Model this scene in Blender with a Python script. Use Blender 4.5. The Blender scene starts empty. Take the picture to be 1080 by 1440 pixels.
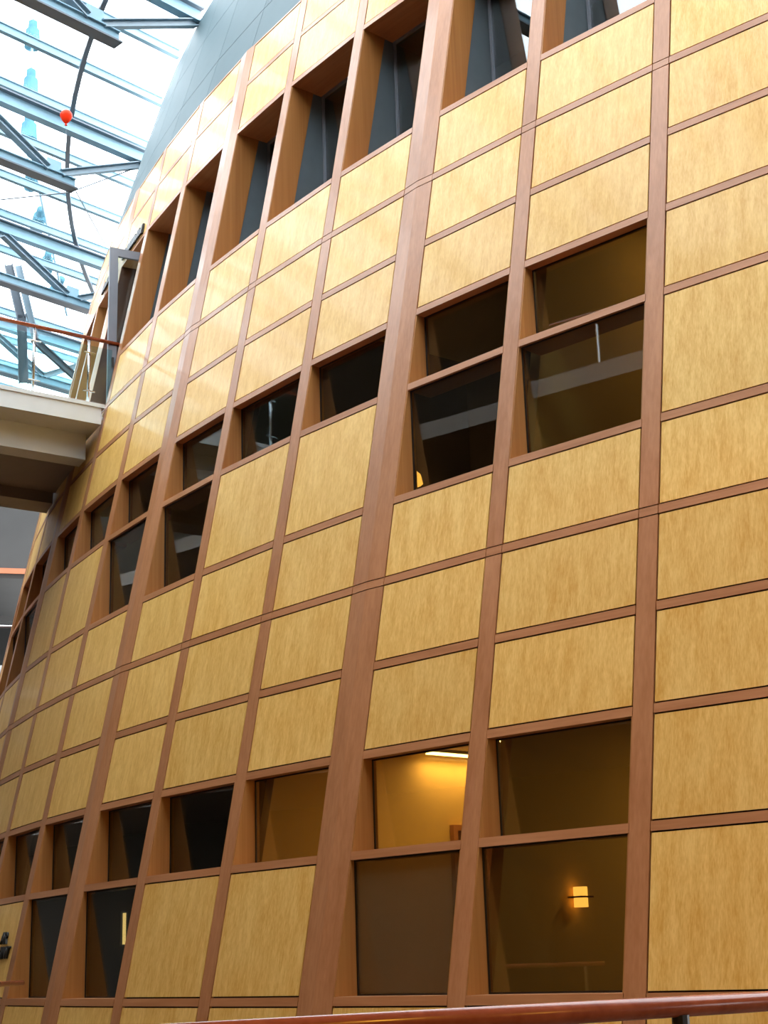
import bpy, bmesh, math, random
from mathutils import Vector, Matrix
random.seed(7)
S = bpy.context.scene
COL = S.collection
rad = math.radians

# ---------------------------------------------------------------- camera
cam_d = bpy.data.cameras.new('camera'); cam = bpy.data.objects.new('camera', cam_d); COL.objects.link(cam)
cam_d.sensor_fit = 'VERTICAL'; cam_d.sensor_height = 36.0; cam_d.lens = 36.0 * 2145.5 / 1440.0
cam_d.clip_start = 0.05; cam_d.clip_end = 300

PITCH, ROLL, YAW = 0.28772, -0.032706, -0.564256
def cam_axes():
    cp, sp = math.cos(PITCH), math.sin(PITCH); cr, sr = math.cos(ROLL), math.sin(ROLL); ca, sa = math.cos(YAW), math.sin(YAW)
    def w(xx, yy, zz):
        y = yy * cp - zz * sp; z = yy * sp + zz * cp; x = xx
        return Vector((x * ca + y * sa, -x * sa + y * ca, z))
    return w(cr, 0, sr), w(-sr, 0, cr), w(0, 1, 0)   # right, up, forward
cr_, cu_, cf_ = cam_axes()
cam.matrix_world = Matrix(((cr_.x, cu_.x, -cf_.x, 0.0), (cr_.y, cu_.y, -cf_.y, -40.6384), (cr_.z, cu_.z, -cf_.z, 0.2873), (0, 0, 0, 1)))
S.camera = cam

# ---------------------------------------------------------------- sky and exposure
W = bpy.data.worlds.new('overcast_sky'); S.world = W; W.use_nodes = True
bg = W.node_tree.nodes['Background']; bg.inputs['Color'].default_value = (0.93, 0.97, 1.0, 1); bg.inputs['Strength'].default_value = 8.3
S.view_settings.view_transform = 'Standard'; S.view_settings.look = 'None'
S.view_settings.exposure = 0.02; S.view_settings.gamma = 1.0; S.view_settings.use_curve_mapping = False

# ---------------------------------------------------------------- materials
MATS = {}
def newmat(name):
    m = bpy.data.materials.new(name); m.use_nodes = True; MATS[name] = m
    return m, m.node_tree, m.node_tree.nodes['Principled BSDF']
def plain(name, col, rough=0.5, metal=0.0, noise=0.06, scale=6.0, coat=0.0, emit=None, estr=0.0, spec=0.5):
    m, nt, b = newmat(name)
    b.inputs['Roughness'].default_value = rough; b.inputs['Metallic'].default_value = metal
    b.inputs['Coat Weight'].default_value = coat; b.inputs['Specular IOR Level'].default_value = spec
    tc = nt.nodes.new('ShaderNodeTexCoord'); n = nt.nodes.new('ShaderNodeTexNoise'); n.inputs['Scale'].default_value = scale; n.inputs['Detail'].default_value = 3
    nt.links.new(tc.outputs['Object'], n.inputs['Vector'])
    r = nt.nodes.new('ShaderNodeValToRGB')
    r.color_ramp.elements[0].position = 0.3; r.color_ramp.elements[1].position = 0.7
    r.color_ramp.elements[0].color = tuple(c * (1 - noise) for c in col) + (1,); r.color_ramp.elements[1].color = tuple(min(1, c * (1 + noise)) for c in col) + (1,)
    nt.links.new(n.outputs['Fac'], r.inputs['Fac']); nt.links.new(r.outputs['Color'], b.inputs['Base Color'])
    if emit: b.inputs['Emission Color'].default_value = emit + (1,); b.inputs['Emission Strength'].default_value = estr
    return m
def wood(name, dark, light, axis='Z', rough=0.38, coat=0.0, fine=70.0, band=6.0, vary=0.10, coat_rough=0.15, spec=0.35):
    
    """veneer with fine streaks along one axis, broad flitch bands and a tone of its own for each piece"""
    m, nt, b = newmat(name); N = nt.nodes; Lk = nt.links
    tc = N.new('ShaderNodeTexCoord'); oi = N.new('ShaderNodeObjectInfo')
    mul = N.new('ShaderNodeVectorMath'); mul.operation = 'SCALE'; mul.inputs[0].default_value = (37.1, 11.3, 23.7); Lk.new(oi.outputs['Random'], mul.inputs['Scale'])
    add = N.new('ShaderNodeVectorMath'); add.operation = 'ADD'; Lk.new(tc.outputs['Object'], add.inputs[0]); Lk.new(mul.outputs[0], add.inputs[1])
    def noise(sc, detail, dist=0.0):
        mp = N.new('ShaderNodeMapping'); mp.inputs['Scale'].default_value = sc; Lk.new(add.outputs[0], mp.inputs['Vector'])
        n = N.new('ShaderNodeTexNoise'); n.inputs['Scale'].default_value = 1.0; n.inputs['Detail'].default_value = detail; n.inputs['Distortion'].default_value = dist
        Lk.new(mp.outputs[0], n.inputs['Vector']); return n.outputs['Fac']
    lo = 1.6
    s1 = (fine, fine, 0.6) if axis == 'Z' else (lo, fine, fine)
    s2 = (band, band, 0.15) if axis == 'Z' else (0.4, band, band)
    s3 = (fine * 0.33, fine * 0.33, 0.4) if axis == 'Z' else (lo * 0.7, fine * 0.28, fine * 0.28)
    a = noise(s1, 4); c = noise(s2, 1); d = noise(s3, 3, 0.25)
    def math_(op, x, y):
        q = N.new('ShaderNodeMath'); q.operation = op
        for k, v in ((0, x), (1, y)):
            if isinstance(v, (int, float)): q.inputs[k].default_value = v
            else: Lk.new(v, q.inputs[k])
        return q.outputs[0]
    mix = math_('ADD', math_('ADD', math_('MULTIPLY', a, 0.36), math_('MULTIPLY', d, 0.36)), math_('MULTIPLY', c, 0.28))
    rp = N.new('ShaderNodeValToRGB'); rp.color_ramp.elements[0].position = 0.37; rp.color_ramp.elements[1].position = 0.62
    rp.color_ramp.elements[0].color = dark + (1,); rp.color_ramp.elements[1].color = light + (1,)
    Lk.new(mix, rp.inputs['Fac'])
    tone = math_('ADD', math_('MULTIPLY', oi.outputs['Random'], vary), 1 - vary / 2)
    vm = N.new('ShaderNodeVectorMath'); vm.operation = 'SCALE'; Lk.new(rp.outputs['Color'], vm.inputs[0]); Lk.new(tone, vm.inputs['Scale'])
    Lk.new(vm.outputs[0], b.inputs['Base Color'])
    b.inputs['Specular IOR Level'].default_value = spec; b.inputs['Roughness'].default_value = rough; b.inputs['Coat Weight'].default_value = coat; b.inputs['Coat Roughness'].default_value = coat_rough
    return m
def glassmat(name, tint, base=0.06, ior=1.5, rough=0.0, refl=(1, 1, 1)):
    m, nt, b = newmat(name); nt.nodes.remove(b); N = nt.nodes; Lk = nt.links
    out = N['Material Output']; t = N.new('ShaderNodeBsdfTransparent'); t.inputs['Color'].default_value = tint + (1,)
    g = N.new('ShaderNodeBsdfGlossy'); g.inputs['Roughness'].default_value = rough; g.inputs['Color'].default_value = refl + (1,)
    # Schlick reflectance, the same from both faces of the sheet
    ge = N.new('ShaderNodeNewGeometry'); dp = N.new('ShaderNodeVectorMath'); dp.operation = 'DOT_PRODUCT'
    Lk.new(ge.outputs['Incoming'], dp.inputs[0]); Lk.new(ge.outputs['Normal'], dp.inputs[1])
    def mt(op, x, y=None):
        q = N.new('ShaderNodeMath'); q.operation = op; q.use_clamp = op != 'POWER'
        for k, v in ((0, x), (1, y)):
            if v is None: continue
            if isinstance(v, (int, float)): q.inputs[k].default_value = v
            else: Lk.new(v, q.inputs[k])
        return q.outputs[0]
    ab = N.new('ShaderNodeMath'); ab.operation = 'ABSOLUTE'; Lk.new(dp.outputs['Value'], ab.inputs[0])
    f0 = ((ior - 1) / (ior + 1)) ** 2
    fac = mt('ADD', mt('MULTIPLY', mt('POWER', mt('SUBTRACT', 1.0, ab.outputs[0]), 5.0), 1 - f0), f0)
    mx = N.new('ShaderNodeMixShader'); Lk.new(fac, mx.inputs['Fac']); Lk.new(t.outputs[0], mx.inputs[1]); Lk.new(g.outputs[0], mx.inputs[2])
    Lk.new(mx.outputs[0], out.inputs['Surface']); return m
wood('maple_panel', (0.68, 0.345, 0.062), (0.87, 0.54, 0.165), 'Z', rough=0.42, coat=0.13, fine=100, band=9, vary=0.08, spec=0.3, coat_rough=0.08)
wood('cherry_post', (0.38, 0.145, 0.053), (0.49, 0.208, 0.088), 'Z', rough=0.38, coat=0.12, fine=40, band=3, vary=0.08)
wood('cherry_rail', (0.38, 0.145, 0.053), (0.49, 0.208, 0.088), 'X', rough=0.38, coat=0.12, fine=40, band=3, vary=0.10)
wood('jamb_wood_shaded', (0.33, 0.125, 0.030), (0.43, 0.185, 0.050), 'Z', rough=0.45, fine=40, band=3, vary=0.08)  # post wood darkened and warmed for the shade inside the openings
wood('handrail_wood', (0.26, 0.055, 0.02), (0.36, 0.09, 0.035), 'X', rough=0.25, coat=0.4, fine=30, band=3)
plain('joint_dark', (0.02, 0.006, 0.004), 0.8, noise=0.1)
plain('seal_black', (0.012, 0.008, 0.006), 0.5)
plain('steel_pale_blue', (0.22, 0.35, 0.42), 0.5, 0.0, noise=0.04, spec=0.3)
plain('steel_blue_grey', (0.20, 0.27, 0.32), 0.4, 0.0, noise=0.05)
plain('steel_dark', (0.10, 0.12, 0.145), 0.45, 0.0, noise=0.05)
plain('fascia_metal', (0.10, 0.142, 0.155), 0.6, 0.0, noise=0.03, scale=2, spec=0.15)
plain('return_teal', (0.10, 0.13, 0.145), 0.5, noise=0.04)
plain('bridge_paint', (0.66, 0.67, 0.65), 0.55, noise=0.03, scale=3)
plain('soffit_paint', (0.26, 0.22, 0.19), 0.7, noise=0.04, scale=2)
plain('stainless', (0.62, 0.63, 0.64), 0.22, 1.0, noise=0.02)
plain('door_frame_grey', (0.20, 0.21, 0.24), 0.35, 0.3, noise=0.03)
plain('black_letter', (0.012, 0.011, 0.012), 0.4)
plain('balloon_red', (0.80, 0.030, 0.002), 0.5, noise=0.03, spec=0.15)
plain('plaster_grey', (0.055, 0.052, 0.05), 0.85, noise=0.05, scale=1.5)
plain('plaster_dark', (0.05, 0.04, 0.03), 0.85, noise=0.08, scale=1.5)
plain('plaster_pale', (0.30, 0.30, 0.29), 0.8, noise=0.04, scale=1.5)
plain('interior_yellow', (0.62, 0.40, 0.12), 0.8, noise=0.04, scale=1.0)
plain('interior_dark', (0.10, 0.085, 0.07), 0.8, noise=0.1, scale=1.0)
plain('ceiling_cream', (0.60, 0.48, 0.28), 0.85, noise=0.03)
plain('stone_floor', (0.10, 0.055, 0.025), 0.5, noise=0.12, scale=1.2)
plain('gallery_dark', (0.012, 0.011, 0.010), 0.8, noise=0.1)
plain('dark_door', (0.10, 0.03, 0.015), 0.5, noise=0.1)
plain('lamp_warm', (1, 0.8, 0.4), 0.6, emit=(1.0, 0.60, 0.16), estr=14.0)
plain('lamp_shade', (1, 0.7, 0.3), 0.6, emit=(1.0, 0.42, 0.06), estr=2.6)
plain('lamp_cove', (0.25, 0.08, 0.04), 0.6, emit=(1.0, 0.34, 0.14), estr=0.45)
plain('lamp_tube', (1, 0.85, 0.5), 0.6, emit=(1.0, 0.66, 0.22), estr=1.6)
plain('blue_glass_art', (0.07, 0.17, 0.215), 0.9, noise=0.2, scale=3, spec=0.0)
plain('cable', (0.22, 0.25, 0.28), 0.5, 0.5)
glassmat('window_glass', (0.74, 0.76, 0.72), ior=2.0, refl=(0.9, 0.95, 1.0))
m, nt, b_ = newmat('frosted_glass'); b_.inputs['Base Color'].default_value = (0.16, 0.115, 0.07, 1); b_.inputs['Roughness'].default_value = 0.18
t_ = nt.nodes.new('ShaderNodeBsdfTransparent'); t_.inputs['Color'].default_value = (0.7, 0.65, 0.55, 1); x_ = nt.nodes.new('ShaderNodeMixShader'); x_.inputs['Fac'].default_value = 0.6
nt.links.new(t_.outputs[0], x_.inputs[1]); nt.links.new(b_.outputs[0], x_.inputs[2]); nt.links.new(x_.outputs[0], nt.nodes['Material Output'].inputs['Surface'])
glassmat('rail_glass', (0.80, 0.93, 0.93), ior=1.35)
glassmat('roof_glass', (0.95, 0.98, 1.0), ior=1.2)

# ---------------------------------------------------------------- helpers
def hexa(bm, f, b):
    """box from 4 front and 4 back points, both in the same order"""
    v = [bm.verts.new(p) for p in list(f) + list(b)]
    for q in ((0, 1, 2, 3), (7, 6, 5, 4), (0, 4, 5, 1), (1, 5, 6, 2), (2, 6, 7, 3), (3, 7, 4, 0)):
        bm.faces.new([v[i] for i in q])
def box(bm, x0, x1, y0, y1, z0, z1):
    hexa(bm, [(x0, y0, z0), (x1, y0, z0), (x1, y0, z1), (x0, y0, z1)], [(x0, y1, z0), (x1, y1, z0), (x1, y1, z1), (x0, y1, z1)])
def beam(bm, a, b, w, h, up=Vector((0, 0, 1))):
    """rectangular bar from a to b; w across, h along up"""
    a = Vector(a); b = Vector(b); d = (b - a).normalized(); s = d.cross(up).normalized(); u = s.cross(d).normalized()
    def ring(p): return [p + s * i * w / 2 + u * j * h / 2 for i, j in ((-1, -1), (1, -1), (1, 1), (-1, 1))]
    hexa(bm, ring(a), ring(b))
def ibeam(bm, a, b, w, h, tf, tw):
    a = Vector(a); b = Vector(b); z = Vector((0, 0, 1)); d = (b - a).normalized(); u = d.cross(z).normalized().cross(d).normalized()
    beam(bm, a + u * (h / 2 - tf / 2), b + u * (h / 2 - tf / 2), w, tf); beam(bm, a - u * (h / 2 - tf / 2), b - u * (h / 2 - tf / 2), w, tf); beam(bm, a, b, tw, h - 2 * tf)
def tube(bm, pts, r, n=10, rr=None):
    pts = [Vector(p) for p in pts]; rings = []
    for i, p in enumerate(pts):
        d = (pts[min(i + 1, len(pts) - 1)] - pts[max(i - 1, 0)]).normalized()
        s = d.cross(Vector((0, 0, 1)) if abs(d.z) < 0.95 else Vector((1, 0, 0))).normalized(); u = s.cross(d)
        q = rr[i] if rr else r
        rings.append([bm.verts.new(p + s * q * math.cos(2 * math.pi * k / n) + u * q * math.sin(2 * math.pi * k / n)) for k in range(n)])
    for i in range(len(rings) - 1):
        for k in range(n): bm.faces.new((rings[i][k], rings[i][(k + 1) % n], rings[i + 1][(k + 1) % n], rings[i + 1][k]))
    bm.faces.new(rings[0]); bm.faces.new(list(reversed(rings[-1])))
def to_mesh(name, bm, mat, smooth=False):
    bmesh.ops.recalc_face_normals(bm, faces=bm.faces)
    me = bpy.data.meshes.new(name); bm.to_mesh(me); bm.free()
    if smooth:
        for p in me.polygons: p.use_smooth = True
    me.materials.append(MATS[mat]); return me
def obj(name, mesh, parent=None, loc=(0, 0, 0), rz=0.0):
    o = bpy.data.objects.new(name, mesh); COL.objects.link(o)
    o.matrix_world = Matrix.Translation(loc) @ Matrix.Rotation(rz, 4, 'Z')
    if parent is not None:
        o.parent = parent; o.matrix_parent_inverse = PARENT_INV[parent.name] if parent.name in PARENT_INV else parent.matrix_world.inverted()
        PARENT_INV[o.name] = (Matrix.Translation(loc) @ Matrix.Rotation(rz, 4, 'Z')).inverted()
    else: PARENT_INV[o.name] = (Matrix.Translation(loc) @ Matrix.Rotation(rz, 4, 'Z')).inverted()
    return o
PARENT_INV = {}
def mk(name, bm, mat, parent=None, origin=None, smooth=False):
    """mesh built in world coordinates, re-based to an origin of its own"""
    if origin is None:
        bb = [v.co.copy() for v in bm.verts]
        origin = Vector((sum(p.x for p in bb) / len(bb), sum(p.y for p in bb) / len(bb), min(p.z for p in bb)))
    origin = Vector(origin); bmesh.ops.translate(bm, verts=bm.verts, vec=-origin)
    return obj(name, to_mesh(name, bm, mat, smooth), parent, origin)
def tag(o, label, cat=None, group=None, kind=None):
    o['label'] = label
    if cat: o['category'] = cat
    if group: o['group'] = group
    if kind: o['kind'] = kind
    return o
def empty(name, loc, rz=0.0, parent=None):
    o = obj(name, None, parent, loc, rz); o.empty_display_size = 0.2; return o
def B(): return bmesh.new()
def pol(th, r, z): t = rad(th); return Vector((r * math.sin(t), -r * math.cos(t), z))
def arc(bm, th0, th1, r0, r1, z0, z1, step=3.0):
    n = max(1, int(math.ceil(abs(th1 - th0) / step)))
    for i in range(n):
        a = th0 + (th1 - th0) * i / n; b = th0 + (th1 - th0) * (i + 1) / n
        hexa(bm, [pol(a, r0, z0), pol(b, r0, z0), pol(b, r0, z1), pol(a, r0, z1)], [pol(a, r1, z0), pol(b, r1, z0), pol(b, r1, z1), pol(a, r1, z1)])

# ---------------------------------------------------------------- the drum: a cone that leans back, columns every 3.04 degrees
TH0, DTH, WN, WW, T = -8.5956, 3.0376, 0.3416, 0.8403, 0.072
def R(z): return 30.6868 - 0.200275 * z + 0.000274 * z * z
FLOOR = -0.84
RD, R9, R8, R7, R6, R5, R4, R3, R2, R1, R0_, RA, RB, RC = 0.0, 1.1833, 2.0598, 2.8732, 3.6866, 4.5, 5.7046, 6.5563, 7.3697, 8.1831, 8.9965, 11.1092, 11.9023, 12.5757
CMIN, CMAX = -3, 14
def wide(i): return i % 3 == 2
def half(i): return (WW if wide(i) else WN) / 2
def theta(i): return TH0 - DTH * i
class Bay:
    def __init__(s, b):
        s.b = b; r = theta(b) - half(b); l = theta(b + 1) + half(b + 1)
        s.phi = (r + l) / 2; s.al = rad((r - l) / 2); s.kind = round(r - l, 4)
BAYS = {b: Bay(b) for b in range(CMIN, CMAX)}
CACHE = {}
def cell(name, bay, z0, z1, d0, d1, mat, parent, ix=0.0, flat_back=None, iz=0.0):
    """piece of a bay between heights z0..z1, from depth d0 (front) to d1 (or to a vertical plane at radius flat_back)"""
    key = (name, bay.kind, round(z0, 4), round(z1, 4), d0, d1, mat, ix, flat_back, iz)
    a, b = z0 + iz, z1 - iz
    rho0 = R(z0) * math.cos(bay.al)
    if key not in CACHE:
        bm = B(); F = []; K = []
        for x, z in ((-1, a), (1, a), (1, b), (-1, b)):
            rho = R(z) * math.cos(bay.al); X = x * (R(z) * math.sin(bay.al) - ix)
            F.append((X, -(rho - d0 - rho0), z - z0))
            if flat_back is None: K.append((X - x * d1 * math.tan(bay.al), -(rho - d1 - rho0), z - z0))
            else:
                rb = flat_back * math.cos(bay.al); K.append((x * (flat_back * math.sin(bay.al) - ix), -(rb - rho0), z - z0))
        hexa(bm, F, K); CACHE[key] = to_mesh(name, bm, mat)
    return obj(name, CACHE[key], parent, pol(bay.phi, rho0, z0), rad(bay.phi))
def bevel_mesh(me, w):
    bm = B(); bm.from_mesh(me); bmesh.ops.bevel(bm, geom=bm.edges[:], offset=w, segments=1, affect='EDGES'); bm.to_mesh(me); bm.free()

drum = empty('wall_drum', pol(theta(5), R(FLOOR), FLOOR), rad(theta(5)))
tag(drum, 'curved leaning wall of pale maple panels in a grid of cherry posts and rails', 'wall', kind='structure')
core = B()
def backing(bay, z0, z1):
    F = []; K = []
    for x, z in ((-1, z0), (1, z0), (1, z1), (-1, z1)):
        al = bay.al * 1.12
        F.append(pol(bay.phi + math.degrees(x * al), R(z) - 0.024, z)); K.append(pol(bay.phi + math.degrees(x * al), R(z) - 0.055, z))
    F = [p - pol(bay.phi, R(z0) * (1 - math.cos(bay.al)), 0) for p in F]; K = [p - pol(bay.phi, R(z0) * (1 - math.cos(bay.al)), 0) for p in K]
    hexa(core, F, K)
GAP = 0.013
def panel(bay, z0, z1):
    cell('panel', bay, z0 + T / 2, z1 - T / 2, 0.002, 0.018, 'maple_panel', drum, ix=GAP, iz=GAP); backing(bay, z0, z1)
def rail(bay, z):
    cell('rail', bay, z - T / 2, z + T / 2, -0.002, 0.05, 'cherry_rail', drum, ix=0.006)
ORD = ['first', 'second', 'third', 'fourth', 'fifth', 'sixth', 'seventh', 'eighth', 'ninth', 'tenth', 'eleventh', 'twelfth', 'thirteenth', 'fourteenth']
WN_ = [0]
def new_window(bay, z, label):
    WN_[0] += 1
    w = empty('window_%d' % WN_[0], pol(bay.phi, R(z), z), rad(bay.phi)); tag(w, label, 'window', kind='structure'); return w
def jambs(w, bay, z0, z1, rg, par_depth=None, mat='jamb_wood_shaded'):
    """side boards of an opening, wedge-shaped because the wall leans and the glass is plumb"""
    for s in (-1, 1):
        key = ('jamb', bay.kind, round(z0, 4), round(z1, 4), rg, par_depth, s, mat); rho0 = R(z0) * math.cos(bay.al)
        if key not in CACHE:
            bm = B(); lists = []
            for ins in (-0.02, 0.012):
                pts = []
                for z, fr in ((z0, 1), (z0, 0), (z1, 0), (z1, 1)):
                    r = (R(z) - 0.004) if fr else (rg - 0.04 if par_depth is None else R(z) - par_depth)
                    pts.append((s * (r * math.sin(bay.al) - ins), -(r * math.cos(bay.al) - rho0), z - z0))
                lists.append(pts)
            hexa(bm, lists[0], lists[1]); CACHE[key] = to_mesh('jamb', bm, mat)
        obj('jamb', CACHE[key], w, pol(bay.phi, rho0, z0), rad(bay.phi))
def pane(w, bay, z0, z1, rg, mat='window_glass', frame='seal_black', fw=0.014, fd=0.012):
    al = bay.al; rho0 = rg * math.cos(al); hx = rg * math.sin(al) - 0.012
    key = ('pane', bay.kind, round(z0, 4), round(z1, 4), rg, mat)
    if key not in CACHE:
        bm = B(); box(bm, -hx, hx, 0.0, 0.012, 0, z1 - z0); CACHE[key] = to_mesh('pane', bm, mat)
        bm = B(); h = z1 - z0
        box(bm, -hx, -hx + fw, -fd, -0.001, 0, h); box(bm, hx - fw, hx, -fd, -0.001, 0, h); box(bm, -hx + fw, hx - fw, -fd, -0.001, 0, fw); box(bm, -hx + fw, hx - fw, -fd, -0.001, h - fw, h)
        CACHE[key + ('f',)] = to_mesh('pane_frame', bm, frame)
    p = obj('pane', CACHE[key], w, pol(bay.phi, rho0, z0), rad(bay.phi))
    obj('pane_frame', CACHE[key + ('f',)], w, pol(bay.phi, rho0, z0), rad(bay.phi))
def deep(w, name, bay, z, rback):
    cell(name, bay, z - T / 2, z + T / 2, -0.002, 0, 'cherry_rail', w, ix=0.003, flat_back=rback)
def low_window(bay, zs, zt, zh, rlo, rup, double, row):
    """plumb panes set in the leaning wall: zs sill, zt transom, zh head"""
    n = ORD[bay.b] + ' bay from the solid panelled end of the drum'
    z0 = zs if double else zt
    w = new_window(bay, z0, ('%s window with two stacked panes in the %s' if double else 'single pane %s window above a tall maple panel in the %s') % (row, n))
    deep(w, 'head', bay, zh, rup - 0.04); deep(w, 'sill', bay, z0, (rlo if double else rup) - 0.04)
    jambs(w, bay, zt + T / 2, zh - T / 2, rup); pane(w, bay, zt + T / 2, zh - T / 2, rup)
    if double:
        deep(w, 'transom', bay, zt, rup - 0.04); jambs(w, bay, zs + T / 2, zt - T / 2, rlo); pane(w, bay, zs + T / 2, zt - T / 2, rlo, mat='frosted_glass' if (bay.b == 1 and zs == RD) else 'window_glass')
    return w
def top_window(bay, z0, door=False):
    n = ORD[bay.b] + ' bay from the solid panelled end of the drum'
    w = new_window(bay, z0, ('full-height doorway opening onto the footbridge in the ' if door else 'tall deep-set top row window in the ') + n)
    deep(w, 'head', bay, RA, 27.98); jambs(w, bay, z0 + T / 2, RA - T / 2, 28.02, 0.325, 'dark_door' if bay.b == 7 else 'jamb_wood_shaded')
    if not door: deep(w, 'sill', bay, z0, 27.98)
    # grey inner return from the wooden jamb to the plumb glass
    for s in (-1, 1):
        key = ('ret', bay.kind, z0, s); rho0 = R(z0) * math.cos(bay.al)
        if key not in CACHE:
            bm = B(); lists = []
            for ins in (-0.01, 0.004):
                pts = []
                for z, fr in ((z0 + T / 2, 1), (z0 + T / 2, 0), (RA - T / 2, 0), (RA - T / 2, 1)):
                    r = (R(z) - 0.327) if fr else 27.99
                    pts.append((s * (r * math.sin(bay.al) - ins), -(r * math.cos(bay.al) - rho0), z - z0))
                lists.append(pts)
            hexa(bm, lists[0], lists[1]); CACHE[key] = to_mesh('inner_return', bm, 'return_teal')
        obj('inner_return', CACHE[key], w, pol(bay.phi, rho0, z0), rad(bay.phi))
    if not door: pane(w, bay, z0 + T / 2, RA - T / 2, 28.02, frame='door_frame_grey', fw=0.03, fd=0.03)
    return w
ROWS_SOLID = [RD, R9, R8, R7, R6, R5, R4, R3, R2, R1, R0_, 10.05, RA, RB, RC]
for b, bay in BAYS.items():
    # base, then the two storeys of panels common to every bay
    panel(bay, FLOOR, RD)
    for z0, z1 in ((R8, R7), (R7, R6), (R6, R5), (R3, R2), (R2, R1), (RA, RB), (RB, RC)): panel(bay, z0, z1)
    for z in (R7, R6, R2, R1, RB): rail(bay, z)
    cell('top_trim', bay, RC - T / 2, RC - T / 2 + 0.03, -0.004, 0.05, 'cherry_rail', drum, ix=0.003)
    if b < 0:
        for z0, z1 in ((RD, R9), (R9, R8), (R5, R4), (R4, R3), (R1, R0_), (R0_, 10.05), (10.05, RA)): panel(bay, z0, z1)
        for z in (RD, R9, R8, R5, R4, R3, R0_, 10.05, RA): rail(bay, z)
        continue
    dbl = b % 4 in (0, 1)
    low_window(bay, RD, R9, R8, 30.412, 30.17, dbl, 'ground row'); low_window(bay, R5, R4, R3, 29.518, 29.277, dbl, 'middle row')
    if not dbl:
        panel(bay, RD, R9); panel(bay, R5, R4); rail(bay, RD); rail(bay, R5)
    if b in (7, 8): top_window(bay, R1, True)
    else: panel(bay, R1, R0_); top_window(bay, R0_)
# posts, cut where the two continuous rails cross them
def post_piece(i, z0, z1, name, mat, d0):
    hb = rad(half(i)); key = (name, wide(i), round(z0, 4), round(z1, 4)); rho0 = R(z0)
    if key not in CACHE:
        bm = B(); secs = []
        for z in (z0, z1):
            r = R(z); e = r * math.sin(hb) - 0.002; ce = math.cos(hb); mid = r + (0.018 if wide(i) else 0.0) - d0
            ed = r * ce - d0
            pts = [(-e, -(ed - rho0), z - z0), (0, -(mid - rho0), z - z0), (e, -(ed - rho0), z - z0), (e * 0.98, -(ed - 0.10 - rho0), z - z0), (-e * 0.98, -(ed - 0.10 - rho0), z - z0)]
            secs.append([bm.verts.new(p) for p in pts])
        for k in range(5): bm.faces.new((secs[0][k], secs[0][(k + 1) % 5], secs[1][(k + 1) % 5], secs[1][k]))
        bm.faces.new(secs[0]); bm.faces.new(list(reversed(secs[1])))
        CACHE[key] = to_mesh(name, bm, mat)
    return obj(name, CACHE[key], drum, pol(theta(i), rho0, z0), rad(theta(i)))
for i in range(CMIN, CMAX + 1):
    g = 0.010
    for z0, z1 in ((FLOOR, R6 - T / 2 - g), (R6 + T / 2 + g, R1 - T / 2 - g), (R1 + T / 2 + g, RC)):
        post_piece(i, z0, z1, 'post', 'cherry_post', 0.0)
    for z in (R6, R1): post_piece(i, z - T / 2, z + T / 2, 'rail_crossing', 'cherry_rail', 0.0)
    # dark core behind the post joints
    F = [pol(theta(i) + s * half(i) * 0.9, R(z) - 0.03, z) for s, z in ((-1, FLOOR), (1, FLOOR), (1, RC), (-1, RC))]
    K = [pol(theta(i) + s * half(i) * 0.9, R(z) - 0.09, z) for s, z in ((-1, FLOOR), (1, FLOOR), (1, RC), (-1, RC))]
    hexa(core, F, K)
co = mk('backing', core, 'joint_dark', drum, origin=pol(theta(5), R(FLOOR), FLOOR))

# grey metal fascia above the wood, in two courses of sheets
fas = empty('wall_fascia', pol(theta(5), 28.1, RC)); tag(fas, 'blue grey sheet metal fascia leaning back above the wooden wall', 'wall', kind='structure')
def RF(z): return 28.175 - 0.288 * (z - RC)
bm = B()
ths = [theta(CMIN) - DTH * 1.0 * j for j in range(0, CMAX - CMIN + 6)]
for j in range(len(ths) - 1):
    a, b_ = ths[j], ths[j + 1]
    hexa(bm, [pol(a, RF(RC) - 0.03, RC), pol(b_, RF(RC) - 0.03, RC), pol(b_, RF(16.0) - 0.03, 16.0), pol(a, RF(16.0) - 0.03, 16.0)],
         [pol(a, RF(RC) - 0.12, RC), pol(b_, RF(RC) - 0.12, RC), pol(b_, RF(16.0) - 0.12, 16.0), pol(a, RF(16.0) - 0.12, 16.0)])
mk('fascia_backing', bm, 'steel_dark', fas)
for j in range(len(ths) - 1):
    for c, (z0, z1) in enumerate(((RC + 0.01, 13.35), (13.362, 14.7), (14.712, 16.0))):
        a, b_ = ths[j] - 0.012, ths[j + 1] + 0.012
        bm = B(); hexa(bm, [pol(a, RF(z0), z0), pol(b_, RF(z0), z0), pol(b_, RF(z1), z1), pol(a, RF(z1), z1)], [pol(a, RF(z0) - 0.02, z0), pol(b_, RF(z0) - 0.02, z0), pol(b_, RF(z1) - 0.02, z1), pol(a, RF(z1) - 0.02, z1)])
        mk('fascia_sheet', bm, 'fascia_metal', fas)

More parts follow.
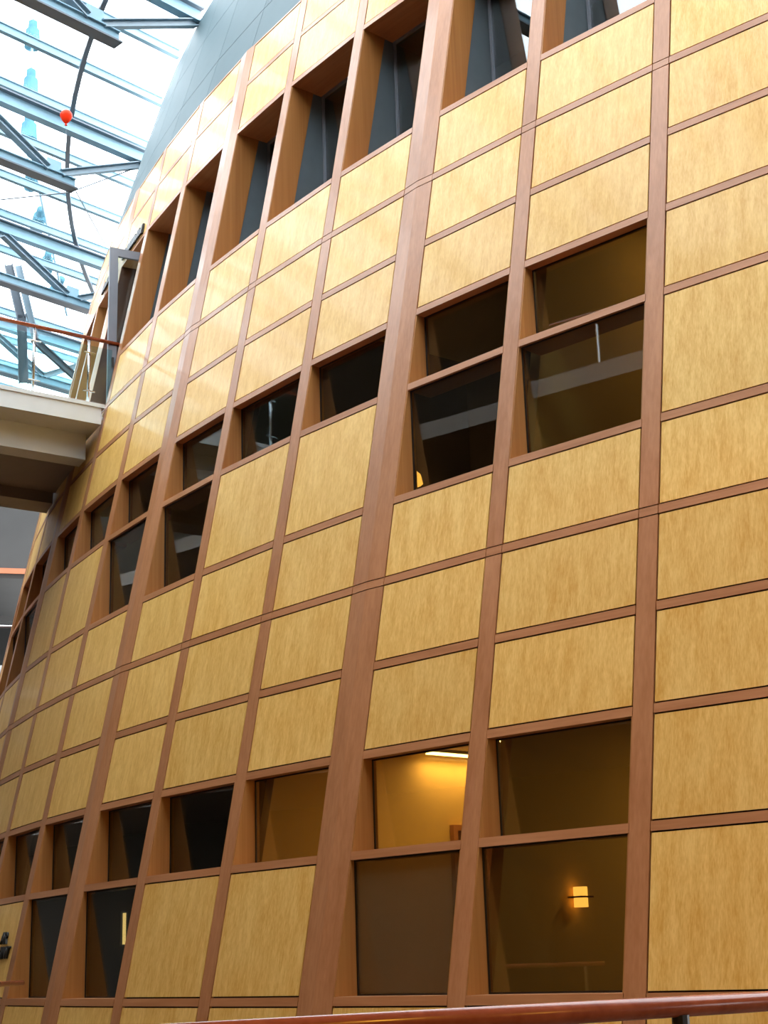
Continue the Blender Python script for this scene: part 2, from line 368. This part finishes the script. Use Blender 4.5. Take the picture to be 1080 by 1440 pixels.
# ---------------------------------------------------------------- floors, rooms behind the windows, far sides of the atrium
def struct(name, bm, mat, label, cat, parent=None):
    o = mk(name, bm, mat, parent); tag(o, label, cat, kind='structure'); return o
THA, THB = theta(CMIN), theta(CMAX)
bm = B(); arc(bm, 30, -75, 22.0, 60.0, FLOOR - 0.3, FLOOR, 6); struct('floor', bm, 'stone_floor', 'warm stone floor of the atrium', 'floor')
bm = B(); arc(bm, THA, THB, 25.0, 29.75, 3.36, 3.66); struct('floor_middle', bm, 'ceiling_cream', 'floor slab behind the wooden wall between ground and middle window rows', 'floor')
bm = B(); arc(bm, THA, THB, 25.0, 28.8, 7.86, 8.16); struct('floor_upper', bm, 'ceiling_cream', 'floor slab behind the wooden wall under the top window row', 'floor')
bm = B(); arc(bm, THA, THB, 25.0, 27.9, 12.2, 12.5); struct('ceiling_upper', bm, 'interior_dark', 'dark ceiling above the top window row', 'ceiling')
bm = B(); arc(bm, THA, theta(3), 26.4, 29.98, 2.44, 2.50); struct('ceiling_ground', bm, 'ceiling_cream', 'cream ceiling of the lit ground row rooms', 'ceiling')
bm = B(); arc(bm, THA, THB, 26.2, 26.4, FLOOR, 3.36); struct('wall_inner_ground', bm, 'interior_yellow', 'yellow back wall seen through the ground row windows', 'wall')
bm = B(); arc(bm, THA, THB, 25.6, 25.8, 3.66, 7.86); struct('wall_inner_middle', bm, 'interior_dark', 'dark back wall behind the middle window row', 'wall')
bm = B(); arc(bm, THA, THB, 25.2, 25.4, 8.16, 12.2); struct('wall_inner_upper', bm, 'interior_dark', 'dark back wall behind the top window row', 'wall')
def partition(th, r0, r1, z0, z1, mat, n, label):
    bm = B(); d = 0.12
    hexa(bm, [pol(th - d, r0, z0), pol(th - d, r1, z0), pol(th - d, r1 - 0.2 * (z1 - z0), z1), pol(th - d, r0, z1)], [pol(th + d, r0, z0), pol(th + d, r1, z0), pol(th + d, r1 - 0.2 * (z1 - z0), z1), pol(th + d, r0, z1)])
    struct(n, bm, mat, label, 'wall')
partition(theta(1), 26.4, 30.5, FLOOR, 3.36, 'interior_yellow', 'wall_partition_sconce', 'yellow partition carrying the small wall lamp')
partition(theta(3), 26.4, 30.5, FLOOR, 3.36, 'interior_yellow', 'wall_partition_ground', 'yellow partition closing the bright ground row room')
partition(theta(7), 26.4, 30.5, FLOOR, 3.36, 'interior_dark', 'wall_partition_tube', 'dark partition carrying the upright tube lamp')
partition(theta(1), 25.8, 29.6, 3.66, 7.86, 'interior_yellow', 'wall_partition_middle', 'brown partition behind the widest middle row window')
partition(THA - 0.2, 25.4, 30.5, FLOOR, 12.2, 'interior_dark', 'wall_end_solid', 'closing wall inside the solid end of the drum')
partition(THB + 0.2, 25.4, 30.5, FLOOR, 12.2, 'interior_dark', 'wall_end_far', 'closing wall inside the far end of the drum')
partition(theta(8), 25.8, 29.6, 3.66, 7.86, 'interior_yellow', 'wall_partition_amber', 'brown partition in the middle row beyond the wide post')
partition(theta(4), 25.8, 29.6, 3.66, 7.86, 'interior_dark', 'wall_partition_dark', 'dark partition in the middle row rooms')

# unseen far side behind the viewer: upper wall overhangs to cut skylight below
bm = B(); arc(bm, 30, -62, 44.0, 44.4, FLOOR, 3.5, 4); struct('wall_gallery', bm, 'plaster_dark', 'dark back wall of the gallery across the atrium', 'wall')
bm = B(); arc(bm, 30, -62, 39.3, 39.7, 3.74, 17.0, 4); struct('wall_opposite', bm, 'plaster_dark', 'unseen dark plaster upper wall overhanging to cut skylight across the atrium', 'wall')
bm = B(); arc(bm, 30, -62, 39.2, 44.0, 3.5, 3.74, 4); struct('ceiling_walkway', bm, 'soffit_paint', 'unseen soffit over the walkway, under the overhang added to cut skylight', 'ceiling')
for n, z in enumerate((7.9, 12.3)):  # balcony slabs out of view, projected to keep skylight off the lower drum
    bm = B(); arc(bm, 30, -62, 35.8, 39.3, z, z + 0.26, 4); struct('floor_shading_balcony_%d' % (n + 1), bm, 'soffit_paint', '%s unseen balcony slab projected to shade the foot of the drum' % ('lower' if n == 0 else 'upper'), 'floor')
bm = B(); hexa(bm, [pol(24, 26, FLOOR), pol(24, 39.3, FLOOR), pol(24, 39.3, 17), pol(24, 26, 17)], [pol(25, 26, FLOOR), pol(25, 39.3, FLOOR), pol(25, 39.3, 17), pol(25, 26, 17)]); struct('wall_right', bm, 'plaster_dark', 'plaster end wall of the atrium', 'wall')

# building at the far end of the atrium, seen past the drum under the footbridge
LD = Vector((-0.724, 0.690, 0)).normalized(); LS = Vector((-LD.y, LD.x, 0)); LP = Vector((0, -40.6384, 0)) + LD * 41
def lbox(bm, s0, s1, d0, d1, z0, z1):
    P = lambda s, d, z: LP + LS * s + LD * d + Vector((0, 0, z))
    hexa(bm, [P(s0, d0, z0), P(s1, d0, z0), P(s1, d0, z1), P(s0, d0, z1)], [P(s0, d1, z0), P(s1, d1, z0), P(s1, d1, z1), P(s0, d1, z1)])
bm = B(); lbox(bm, -2.2, 16, 0, 0.4, 10.75, 15.6); struct('wall_far_bulkhead', bm, 'plaster_grey', 'grey bulkhead above the dark gallery at the far end', 'wall')
bm = B(); lbox(bm, -2.2, 16, 0.1, 6.0, 10.55, 10.74); struct('ceiling_gallery', bm, 'plaster_grey', 'soffit of the dark gallery at the far end', 'ceiling')
bm = B(); lbox(bm, -2.2, 16, 6.0, 6.3, 8.16, 10.5); struct('wall_far_gallery', bm, 'gallery_dark', 'dark back wall of the far gallery', 'wall')
bm = B(); lbox(bm, -2.2, 16, 0, 6.3, 7.86, 8.16); struct('floor_gallery', bm, 'plaster_pale', 'pale slab edge of the far gallery', 'floor')
bm = B(); lbox(bm, -2.2, 16, 0.3, 0.7, FLOOR, 7.86); struct('wall_far_lower', bm, 'plaster_grey', 'grey wall under the far gallery', 'wall')

# ---------------------------------------------------------------- glazed roof: purlins, panes, ring beam
ZR = 16.55; RW = Vector((math.cos(rad(79)), math.sin(rad(79)), 0)); RN = Vector((-RW.y, RW.x, 0))
roof = empty('ceiling_skylight', RN * 14.58 + RW * -26 + Vector((0, 0, 16.3))); tag(roof, 'glazed skylight roof with pale blue purlins over the atrium', 'skylight', kind='structure')
def chord(n, r): return math.sqrt(max(r * r - n * n, 0.0))
NK = range(-20, 22)
for k_ in NK:
    n = 14.74 + 1.5 * k_
    w1 = -chord(n, 27.05) if abs(n) < 27.05 else min(chord(n, 39.4), 8.0); w0 = -chord(n, 39.4)
    if w1 - w0 < 1: continue
    bm = B(); a = RN * n + RW * w0 + Vector((0, 0, ZR)); b_ = RN * n + RW * w1 + Vector((0, 0, ZR))
    ibeam(bm, a, b_, 0.10, 0.18, 0.02, 0.05); mk('purlin', bm, 'steel_pale_blue', roof)
    n2 = n + 0.75; w1 = -chord(n2, 27.0) if abs(n2) < 27.0 else min(chord(n2, 39.4), 8.0); w0 = -chord(n2, 39.3)
    bm = B(); a = RN * n2 + RW * w0 + Vector((0, 0, ZR + 0.16)); b_ = RN * n2 + RW * w1 + Vector((0, 0, ZR + 0.16))
    beam(bm, a, b_, 1.47, 0.02); mk('roof_pane', bm, 'roof_glass', roof)
bm = B()
for j in range(60):
    t0, t1 = 20 - j * 1.5, 20 - (j + 1) * 1.5
    beam(bm, pol(t0, 28.72, 16.38), pol(t1, 28.72, 16.38), 0.09, 0.09)
mk('ring_beam', bm, 'steel_dark', roof)

# trusses under every third purlin
TR = 'pale blue steel truss hanging under the glazed skylight roof'
for k_ in range(-4, 6):
    n = 14.58 + 4.5 * k_
    if abs(n) < 26.9: we = -chord(n, 27.15)
    else: we = 6.0
    ws = -chord(n, 39.2)
    P = lambda w, z: RN * n + RW * w + Vector((0, 0, z))
    t = empty('roof_truss', P(we, 14.8)); tag(t, 'pale blue steel roof truss beside the red balloon' if k_ == 0 else '%s pale blue roof truss from the red balloon towards the %s' % (ORD[abs(k_) - 1], 'far gallery' if k_ > 0 else 'solid end of the drum'), 'truss', 'trusses under the skylight roof')
    bm = B(); beam(bm, P(ws, 16.11), P(we, 16.11), 0.03, 0.24); beam(bm, P(ws, 15.98), P(we, 15.98), 0.18, 0.025); tc_ = mk('top_chord', bm, 'steel_pale_blue', t)
    bm = B(); beam(bm, P(ws, 16.245), P(we, 16.245), 0.22, 0.03); mk('top_flange', bm, 'steel_dark', tc_)  # flange coloured dark for the shade on its underside
    bm = B(); beam(bm, P(ws + 1.5, 14.90), P(we - 1.72, 14.90), 0.03, 0.20); beam(bm, P(ws + 1.5, 15.01), P(we - 1.72, 15.01), 0.12, 0.02); bc_ = mk('bottom_chord', bm, 'steel_pale_blue', t)
    bm = B(); beam(bm, P(ws + 1.5, 14.785), P(we - 1.72, 14.785), 0.24, 0.03); mk('bottom_flange', bm, 'steel_dark', bc_)  # underside shade put into the flange colour
    bm = B(); ibeam(bm, P(we - 2.05, 15.03), P(we - 0.12, 15.95), 0.14, 0.14, 0.02, 0.02); mk('end_strut', bm, 'steel_blue_grey', t)
    x = we - 2.35; up = True
    while x - 1.9 > ws + 1.5:
        bm = B()
        ibeam(bm, P(x, 15.03 if up else 15.95), P(x - 1.7, 15.95 if up else 15.03), 0.16, 0.14, 0.02, 0.02); mk('web_strut', bm, 'steel_blue_grey', t)
        x -= 1.75; up = not up
    bm = B(); box(bm, -0.16, 0.16, -0.02, 0.02, 0, 0.26)
    bmesh.ops.transform(bm, matrix=Matrix.Translation(P(we - 2.2, 15.0)) @ Matrix.Rotation(rad(79), 4, 'Z'), verts=bm.verts); mk('gusset', bm, 'steel_pale_blue', t)
# thin bracing rods from the end of one truss
def rod(a, b_, label):
    bm = B(); tube(bm, [a, b_], 0.014, 6); o = mk('bracing_rod', bm, 'cable'); tag(o, label, 'rod')
TE = RN * 14.58 + RW * (-chord(14.58, 27.15) - 1.75) + Vector((0, 0, 14.76))
rod(TE, Vector((-18.75, -20.0, 15.8)), 'thin bracing rod rising from truss end to the fascia')
rod(TE + Vector((-0.05, 0.02, 0)), RN * 18.9 + RW * -26.5 + Vector((0, 0, 15.3)), 'thin bracing rod running from truss end to the next truss')
rod(TE + Vector((0.02, 0.06, 0)), Vector((-21.64, -17.75, 15.9)), 'thin bracing rod slanting from truss end down towards the grey door')

# branching steel strut hanging from the roof beyond the bridge
cb = LP - LD * 7.5
def cp(s_, z): return cb + LS * s_ * 0.88 + Vector((0, 0, 0.287 + (z - 0.287) * 0.8816))
sc = empty('roof_strut', cp(0, 15.0)); tag(sc, 'dark branching steel strut hanging from the skylight roof behind the bridge balustrade', 'strut')
for nm, p0, p1, w_, mt_ in (('stem', (0.0, 15.0), (0.12, 16.9), 0.22, 'steel_dark'), ('branch', (0.12, 16.8), (0.5, 18.3), 0.19, 'steel_dark'), ('branch', (-0.25, 16.3), (0.25, 18.3), 0.15, 'steel_blue_grey'), ('brace', (-0.20, 16.25), (-1.7, 14.9), 0.15, 'steel_dark')):
    bm = B(); ibeam(bm, cp(*p0), cp(*p1), w_, w_, 0.025, 0.04); mk(nm, bm, mt_, sc)

# ---------------------------------------------------------------- footbridge and its balustrades
BU = Vector((-0.376, -0.927, 0)).normalized(); BV = Vector((BU.y, -BU.x, 0)); BP = Vector((-14.473, -25.191, 0)); ZD = 8.16
def along(v, r):
    p = BP + BV * v; b_ = p.dot(BU); c = p.length_squared - r * r; return -b_ + math.sqrt(b_ * b_ - c)
def bpt(a, v, z): return BP + BU * a + BV * v + Vector((0, 0, z))
LEN = min(along(0.0, 35.78), along(3.3, 35.78))
def bslab(bm, v0, v1, z0, z1, r):
    n = 6
    for i in range(n):
        va = v0 + (v1 - v0) * i / n; vb = v0 + (v1 - v0) * (i + 1) / n; a0, a1 = along(va, r), along(vb, r)
        hexa(bm, [bpt(a0, va, z0), bpt(a1, vb, z0), bpt(LEN, vb, z0), bpt(LEN, va, z0)], [bpt(a0, va, z1), bpt(a1, vb, z1), bpt(LEN, vb, z1), bpt(LEN, va, z1)])
br = empty('footbridge', bpt(7, 1.5, 7.4)); tag(br, 'pale grey footbridge meeting the wooden wall at the open grey door', 'bridge')
bm = B(); bslab(bm, 0.0, 3.3, 7.88, 8.13, R(7.88) + 0.02); mk('deck', bm, 'bridge_paint', br)
bm = B(); bslab(bm, -0.02, 0.3, 8.131, ZD + 0.03, R(8.13) + 0.02); mk('deck_kerb', bm, 'bridge_paint', br)
bm = B(); bslab(bm, 0.50, 0.85, 7.49, 7.879, R(7.49) + 0.02); mk('edge_beam', bm, 'bridge_paint', br)
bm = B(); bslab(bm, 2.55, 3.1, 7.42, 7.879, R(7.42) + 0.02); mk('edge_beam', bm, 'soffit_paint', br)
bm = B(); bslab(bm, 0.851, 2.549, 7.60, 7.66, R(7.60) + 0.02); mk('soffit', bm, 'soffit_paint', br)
def balustrade(v, a0, label):
    o = empty('balustrade', bpt(a0, v, ZD + 0.03)); tag(o, label, 'railing')
    bm = B(); tube(bm, [bpt(a0 - 0.28, v, ZD + 1.06), bpt(LEN, v, ZD + 1.06)], 0.028, 12); mk('handrail', bm, 'handrail_wood', o, smooth=True)
    a = a0 + 0.33
    while a < LEN:
        bm = B(); tube(bm, [bpt(a, v, ZD + 0.035), bpt(a, v, ZD + 1.04)], 0.021, 10); p = mk('baluster', bm, 'stainless', o, smooth=True)
        for z in (0.22, 0.82):
            bm = B(); tube(bm, [bpt(a - 0.09, v - 0.03, ZD + z), bpt(a + 0.09, v - 0.03, ZD + z)], 0.012, 8); mk('glass_clamp', bm, 'stainless', p)
        if a + 0.85 < LEN:
            bm = B(); beam(bm, bpt(a + 0.03, v - 0.03, ZD + 0.5), bpt(a + 0.80, v - 0.03, ZD + 0.5), 0.012, 0.86); mk('glass_panel', bm, 'rail_glass', o)
        a += 0.845
    bm = B(); beam(bm, bpt(a0 - 0.02, v - 0.03, ZD + 0.5), bpt(a0 + 0.31, v - 0.03, ZD + 0.5), 0.012, 0.86); mk('glass_panel', bm, 'rail_glass', o)
balustrade(0.08, along(0.08, R(9.0)) + 0.1, 'glass balustrade with red wood handrail on the outer bridge edge')
balustrade(3.15, along(3.15, R(8.2)) + 0.1, 'glass balustrade with red wood handrail on the inner bridge edge')

# open grey door leaf standing out over the bridge
dl = empty('door_1', pol(-30.13, 28.6, ZD + 0.05), rad(-30.13)); tag(dl, 'grey metal framed glass door standing open at the footbridge', 'door', kind='structure')
def dbox(name, r0, r1, z0, z1, mat, th=0.045, parent=None, off=0.0):
    bm = B(); box(bm, -th / 2 + off, th / 2 + off, -(r1 - 28.6), -(r0 - 28.6), z0, z1); return obj(name, to_mesh(name, bm, mat), parent or dl, pol(-30.13, 28.6, ZD), rad(-30.13))
st = dbox('stile', 28.90, 29.03, 0.05, 2.62, 'door_frame_grey'); dbox('stile', 28.10, 28.22, 0.05, 2.62, 'door_frame_grey')
dbox('door_rail', 28.22, 28.90, 2.49, 2.62, 'door_frame_grey'); dbox('door_rail', 28.22, 28.90, 0.05, 0.25, 'door_frame_grey')
dbox('door_pane', 28.22, 28.90, 0.25, 2.49, 'rail_glass', 0.01)
dbox('door_handle', 28.95, 28.98, 0.66, 0.82, 'seal_black', 0.03, None, 0.06)
# black raised letters along the head over the doorway, too oblique to read
sg = empty('head_sign', pol(-31.5, R(RA), RA + 0.02)); tag(sg, 'row of small black raised letters over the bridge doorway', 'sign')
x = -30.3
while x > -35.2:
    w = random.choice((0.10, 0.13, 0.16, 0.07)); h = random.choice((0.17, 0.17, 0.13))
    if not any(abs(x - w / 2 - theta(i)) < half(i) + 0.1 for i in (8,)):
        bm = B(); z0 = RA + 0.06; r = R(z0) * math.cos(rad(1.3)) + 0.012
        hexa(bm, [pol(x, r + 0.035, z0), pol(x - w, r + 0.035, z0), pol(x - w, r + 0.035 - 0.2 * h, z0 + h), pol(x, r + 0.035 - 0.2 * h, z0 + h)], [pol(x, r, z0), pol(x - w, r, z0), pol(x - w, r - 0.2 * h, z0 + h), pol(x, r - 0.2 * h, z0 + h)])
        mk('raised_letter', bm, 'black_letter', sg)
    x -= w + 0.05

# lettering on the tall panel, only the ends of two words are in view
bay6 = BAYS[6]
wsg = empty('wall_lettering', pol(-27.4, R(0.5), 0.5), rad(bay6.phi)); tag(wsg, 'black raised lettering on the tall maple panel beside the ground row windows', 'sign')
def word(txt, th_right, z, size):
    cu = bpy.data.curves.new('lettering', 'FONT'); cu.body = txt; cu.size = size; cu.extrude = 0.012; cu.align_x = 'RIGHT'; cu.offset = 0.003; cu.space_character = 1.12
    tmp = bpy.data.objects.new('tmp', cu); COL.objects.link(tmp); bpy.context.view_layer.update()
    me = bpy.data.meshes.new_from_object(tmp.evaluated_get(bpy.context.evaluated_depsgraph_get())); bpy.data.objects.remove(tmp); me.materials.append(MATS['black_letter'])
    o = bpy.data.objects.new('lettering', me); COL.objects.link(o)
    zz = z; r = R(zz) * math.cos(bay6.al) + 0.014
    xloc = R(zz) * math.tan(rad(th_right - bay6.phi))
    M = Matrix.Translation(pol(bay6.phi, r, zz)) @ Matrix.Rotation(rad(bay6.phi), 4, 'Z') @ Matrix.Translation((xloc, 0, 0)) @ Matrix.Rotation(rad(90 - 11.3), 4, 'X')
    o.matrix_world = M; o.parent = wsg; o.matrix_parent_inverse = PARENT_INV[wsg.name]
word('AR', -27.55, 0.66, 0.20); word('ANT', -27.16, 0.49, 0.20)

# ---------------------------------------------------------------- lamps in the rooms
def area(name, loc, size, power, col, parent, rot=(0, 0, 0), sy=None):
    l = bpy.data.lights.new(name, 'AREA'); l.energy = power; l.color = col; l.size = size
    if sy: l.shape = 'RECTANGLE'; l.size_y = sy
    o = bpy.data.objects.new(name, l); COL.objects.link(o); o.location = loc; o.rotation_euler = rot
    if parent: o.parent = parent; o.matrix_parent_inverse = PARENT_INV[parent.name]
    return o
def strip_lamp(th, r, z, ln, label, power, col=(1.0, 0.62, 0.2), turn=0):
    rz = rad(th + turn)
    o = empty('ceiling_lamp', pol(th, r, z), rz); tag(o, label, 'lamp')
    bm = B(); box(bm, -ln / 2, ln / 2, -0.07, 0.07, -0.03, 0.0); obj('housing', to_mesh('housing', bm, 'plaster_pale'), o, pol(th, r, z), rz)
    bm = B(); box(bm, -ln / 2 + 0.02, ln / 2 - 0.02, -0.055, 0.055, -0.045, -0.031); obj('diffuser', to_mesh('diffuser', bm, 'lamp_warm'), o, pol(th, r, z), rz)
    area('lamp_light', pol(th, r, z - 0.09), ln, power, col, o, (0, 0, rz), 0.12)
strip_lamp(-17.25, 27.5, 2.44, 1.1, 'warm ceiling strip lamp in the bright yellow ground row room', 12, turn=90)
strip_lamp(-14.0, 28.0, 2.44, 1.2, 'second warm ceiling strip lamp nearer the glass of the yellow room', 40)
strip_lamp(-8.0, 27.6, 2.44, 1.0, 'warm ceiling strip lamp in the dim room with the wall lamp', 26)
strip_lamp(-9.0, 27.0, 7.82, 1.0, 'warm ceiling strip lamp in the widest middle row room', 14)
for j, th in enumerate((8.0, 2.0, -4.0, -10.0)):  # unseen lamps added to warm the lower part of the wall
    p = pol(th, 40.6, 3.5); o = empty('fill_lamp', p); tag(o, 'round warm fill light added out of view under the walkway soffit', 'lamp', 'added fill lights under the walkway soffit')
    bm = B(); tube(bm, [p, p - Vector((0, 0, 0.05))], 0.14, 16); mk('trim_ring', bm, 'stainless', o)
    bm = B(); tube(bm, [p - Vector((0, 0, 0.051)), p - Vector((0, 0, 0.06))], 0.11, 16); mk('lens', bm, 'lamp_warm', o)
    area('fill_lamp_light', p - Vector((0, 0, 0.08)), 0.25, 85, (1.0, 0.50, 0.05), o, (rad(55), 0, rad(th)))
so = empty('wall_lamp', pol(theta(1) + 0.13, 29.23, 0.69), rad(theta(1))); tag(so, 'small glowing amber wall lamp behind the two-pane ground window', 'lamp')
M0 = pol(theta(1) + 0.13, 29.23, 0.69)
for z0, z1 in ((0.0, 0.075), (0.09, 0.165)):
    bm = B(); tube(bm, [(0.075, 0, z0), (0.075, 0, z1)], 0.06, 12); obj('shade', to_mesh('shade', bm, 'lamp_shade'), so, M0, rad(theta(1)))
bm = B(); box(bm, 0.0, 0.15, -0.08, 0.08, 0.076, 0.089); obj('band', to_mesh('band', bm, 'dark_door'), so, M0, rad(theta(1)))
tl = empty('tube_lamp', pol(theta(7) + 0.14, 28.7, 0.64), rad(theta(7))); tag(tl, 'upright glowing tube lamp in the dark ground row room', 'lamp')
bm = B(); box(bm, 0.0, 0.03, -0.018, 0.018, 0.0, 0.40); obj('tube', to_mesh('tube', bm, 'lamp_tube'), tl, pol(theta(7) + 0.14, 28.7, 0.64), rad(theta(7)))
bm = B(); box(bm, -0.01, 0.0, -0.05, 0.05, -0.02, 0.42); obj('mount', to_mesh('mount', bm, 'steel_dark'), tl, pol(theta(7) + 0.14, 28.7, 0.64), rad(theta(7)))
pl = empty('pendant_lamp', pol(-20.3, 27.0, 6.1)); tag(pl, 'amber pendant lamp in the dark middle row room', 'lamp')
bm = B(); tube(bm, [pol(-20.3, 27.0, 5.95), pol(-20.3, 27.0, 6.05), pol(-20.3, 27.0, 6.2)], 0.2, 14, rr=[0.22, 0.2, 0.05]); mk('shade', bm, 'lamp_shade', pl)
bm = B(); tube(bm, [pol(-20.3, 27.0, 6.2), pol(-20.3, 27.0, 7.86)], 0.01, 6); mk('cord', bm, 'cable', pl)
# doorway in the yellow room
DO = pol(theta(3) + 0.14, 27.30, FLOOR); DR = rad(theta(3))
dd = empty('door_2', DO, DR); tag(dd, 'dark red door in the end wall of the yellow room', 'door', kind='structure')
bm = B(); box(bm, 0, 0.04, -0.28, 0.62, 0, 2.46); obj('leaf', to_mesh('leaf', bm, 'dark_door'), dd, DO, DR)
bm = B(); box(bm, 0, 0.06, -0.34, -0.28, 0, 2.52); box(bm, 0, 0.06, 0.62, 0.68, 0, 2.52); box(bm, 0, 0.06, -0.28, 0.62, 2.46, 2.52); obj('door_casing', to_mesh('door_casing', bm, 'cherry_rail'), dd, DO, DR)
# cove lamp and rail of the far gallery
bm = B(); lbox(bm, -2.0, 14, -0.05, -0.005, 10.66, 10.80); o = mk('cove_lamp', bm, 'lamp_cove'); tag(o, 'orange cove light strip along the far gallery bulkhead', 'lamp')
gr = empty('gallery_railing', LP + Vector((0, 0, 8.16))); tag(gr, 'thin dark railing on the far gallery', 'railing')
bm = B(); lbox(bm, -2.0, 14, 0.2, 0.25, 9.22, 9.27); mk('handrail', bm, 'joint_dark', gr)
for s in range(-1, 9):
    bm = B(); lbox(bm, s * 1.5 - 0.02, s * 1.5 + 0.02, 0.21, 0.24, 8.161, 9.22); mk('baluster', bm, 'steel_dark', gr)
bm = B(); lbox(bm, 0.05, 1.4, 2.0, 2.3, 9.8, 9.95); o = mk('light_fixture', bm, 'plaster_grey'); tag(o, 'pale ceiling fitting in the dark far gallery', 'lamp')

# ---------------------------------------------------------------- things in the atrium
bl = empty('balloon', Vector((-18.187, -22.495, 15.42))); tag(bl, 'red balloon caught under the skylight roof', 'balloon')
bm = B(); bmesh.ops.create_uvsphere(bm, u_segments=20, v_segments=14, radius=0.12)
for v in bm.verts:
    t = (v.co.z + 0.12) / 0.24; s = 0.55 + 0.45 * min(1.0, t * 1.6); v.co.x *= s; v.co.y *= s; v.co.z *= 1.18
bmesh.ops.translate(bm, verts=bm.verts, vec=Vector((-18.187, -22.495, 15.56))); mk('skin', bm, 'balloon_red', bl, smooth=True)
bm = B(); tube(bm, [Vector((-18.187, -22.495, 15.385)), Vector((-18.187, -22.495, 15.42))], 0.02, 8, rr=[0.028, 0.012]); mk('knot', bm, 'balloon_red', bl)
bm = B(); tube(bm, [Vector((-18.187, -22.495, 15.385)), Vector((-18.19, -22.48, 15.2)), Vector((-18.18, -22.5, 15.05))], 0.003, 5); mk('string', bm, 'cable', bl)

def art(name, pts, cyls, label):
    o = empty(name, pts[-1]); tag(o, label, 'sculpture')
    bm = B(); tube(bm, pts, 0.03, 6); mk('stem', bm, 'steel_pale_blue', o)
    for a, b_, r in cyls:
        a = Vector(a); b_ = Vector(b_); bm = B()
        tube(bm, [a, a.lerp(b_, 0.04), a.lerp(b_, 0.30), a.lerp(b_, 0.36), b_], r, 14, rr=[r * 0.4, r * 0.62, r * 0.66, r * 0.95, r * 1.1]); mk('glass_cylinder', bm, 'blue_glass_art', o)
def sv(z): return Vector((-21.88, -19.91, z))
art('glass_sculpture', [sv(20.75), sv(16.73)], [(sv(20.52), sv(19.85), 0.16), (sv(19.3), sv(18.6), 0.16), (sv(18.15), sv(17.56), 0.17)], 'upright string of pale blue glass cylinders above the skylight roof')
art('glass_sculpture', [Vector((-22.45, -19.1, 17.25)), Vector((-23.3, -18.05, 17.2)), Vector((-24.5, -16.55, 17.15)), Vector((-26.4, -14.05, 16.73))],
    [((-22.3, -19.4, 17.3), (-22.75, -18.98, 17.1), 0.13), ((-23.45, -17.95, 17.25), (-24.05, -17.48, 17.1), 0.15), ((-24.85, -16.3, 17.2), (-25.4, -15.82, 17.05), 0.14), ((-25.75, -14.9, 17.3), (-26.4, -14.6, 17.1), 0.15)], 'slanting string of pale blue glass cylinders above the skylight roof')

# balustrade of the balcony across the atrium, seen mirrored in the windows
bb_ = empty('balcony_balustrade', pol(-8, 35.95, 8.16)); tag(bb_, 'steel post balustrade on the balcony mirrored in the middle row windows', 'railing')
bm = B(); tube(bm, [pol(16 - 1.5 * j, 35.95, 9.22) for j in range(24)], 0.025, 8); mk('handrail', bm, 'handrail_wood', bb_)
for j in range(18):
    th = 15.5 - 2.0 * j; bm = B(); tube(bm, [pol(th, 35.95, 8.161), pol(th, 35.95, 9.2)], 0.022, 8); p_ = mk('baluster', bm, 'stainless', bb_)
    bm = B(); tube(bm, [pol(th - 0.2, 35.93, 8.95), pol(th + 0.2, 35.93, 8.95)], 0.014, 6); mk('glass_clamp', bm, 'stainless', p_)
# handrails in front
fr = empty('foreground_railing', Vector((-1.70, -36.55, FLOOR))); tag(fr, 'round red wood handrail on dark posts in the foreground', 'railing')
FA = Vector((-1.567, -36.19, 0.15)); FB = Vector((-2.151, -37.64, 0.15)); fd = (FB - FA).normalized()
bm = B(); tube(bm, [FA - fd * 4, FA - fd * 1, FB + fd * 1.2], 0.028, 16); mk('handrail', bm, 'handrail_wood', fr, smooth=True)
for a in (-3.5, -1.6, 0.36, 2.4):
    p = FA + fd * a; bm = B(); tube(bm, [Vector((p.x, p.y, FLOOR)), Vector((p.x, p.y, 0.128))], 0.024, 10); mk('post', bm, 'seal_black', fr)
lr = empty('landing_railing', Vector((-10.4, -30.8, FLOOR))); tag(lr, 'red wood handrail ending beside the lettered panel', 'railing')
LA = Vector((-11.44, -29.45, 0.22)); LB = Vector((-10.63, -30.52, 0.22)); ld = (LB - LA).normalized()
bm = B(); tube(bm, [LA, LA + ld * 5], 0.024, 12); mk('handrail', bm, 'handrail_wood', lr, smooth=True)
for a in (1.6, 3.2, 4.8):
    p = LA + ld * a; bm = B(); tube(bm, [Vector((p.x, p.y, FLOOR)), Vector((p.x, p.y, 0.20))], 0.02, 10); mk('post', bm, 'stainless', lr)
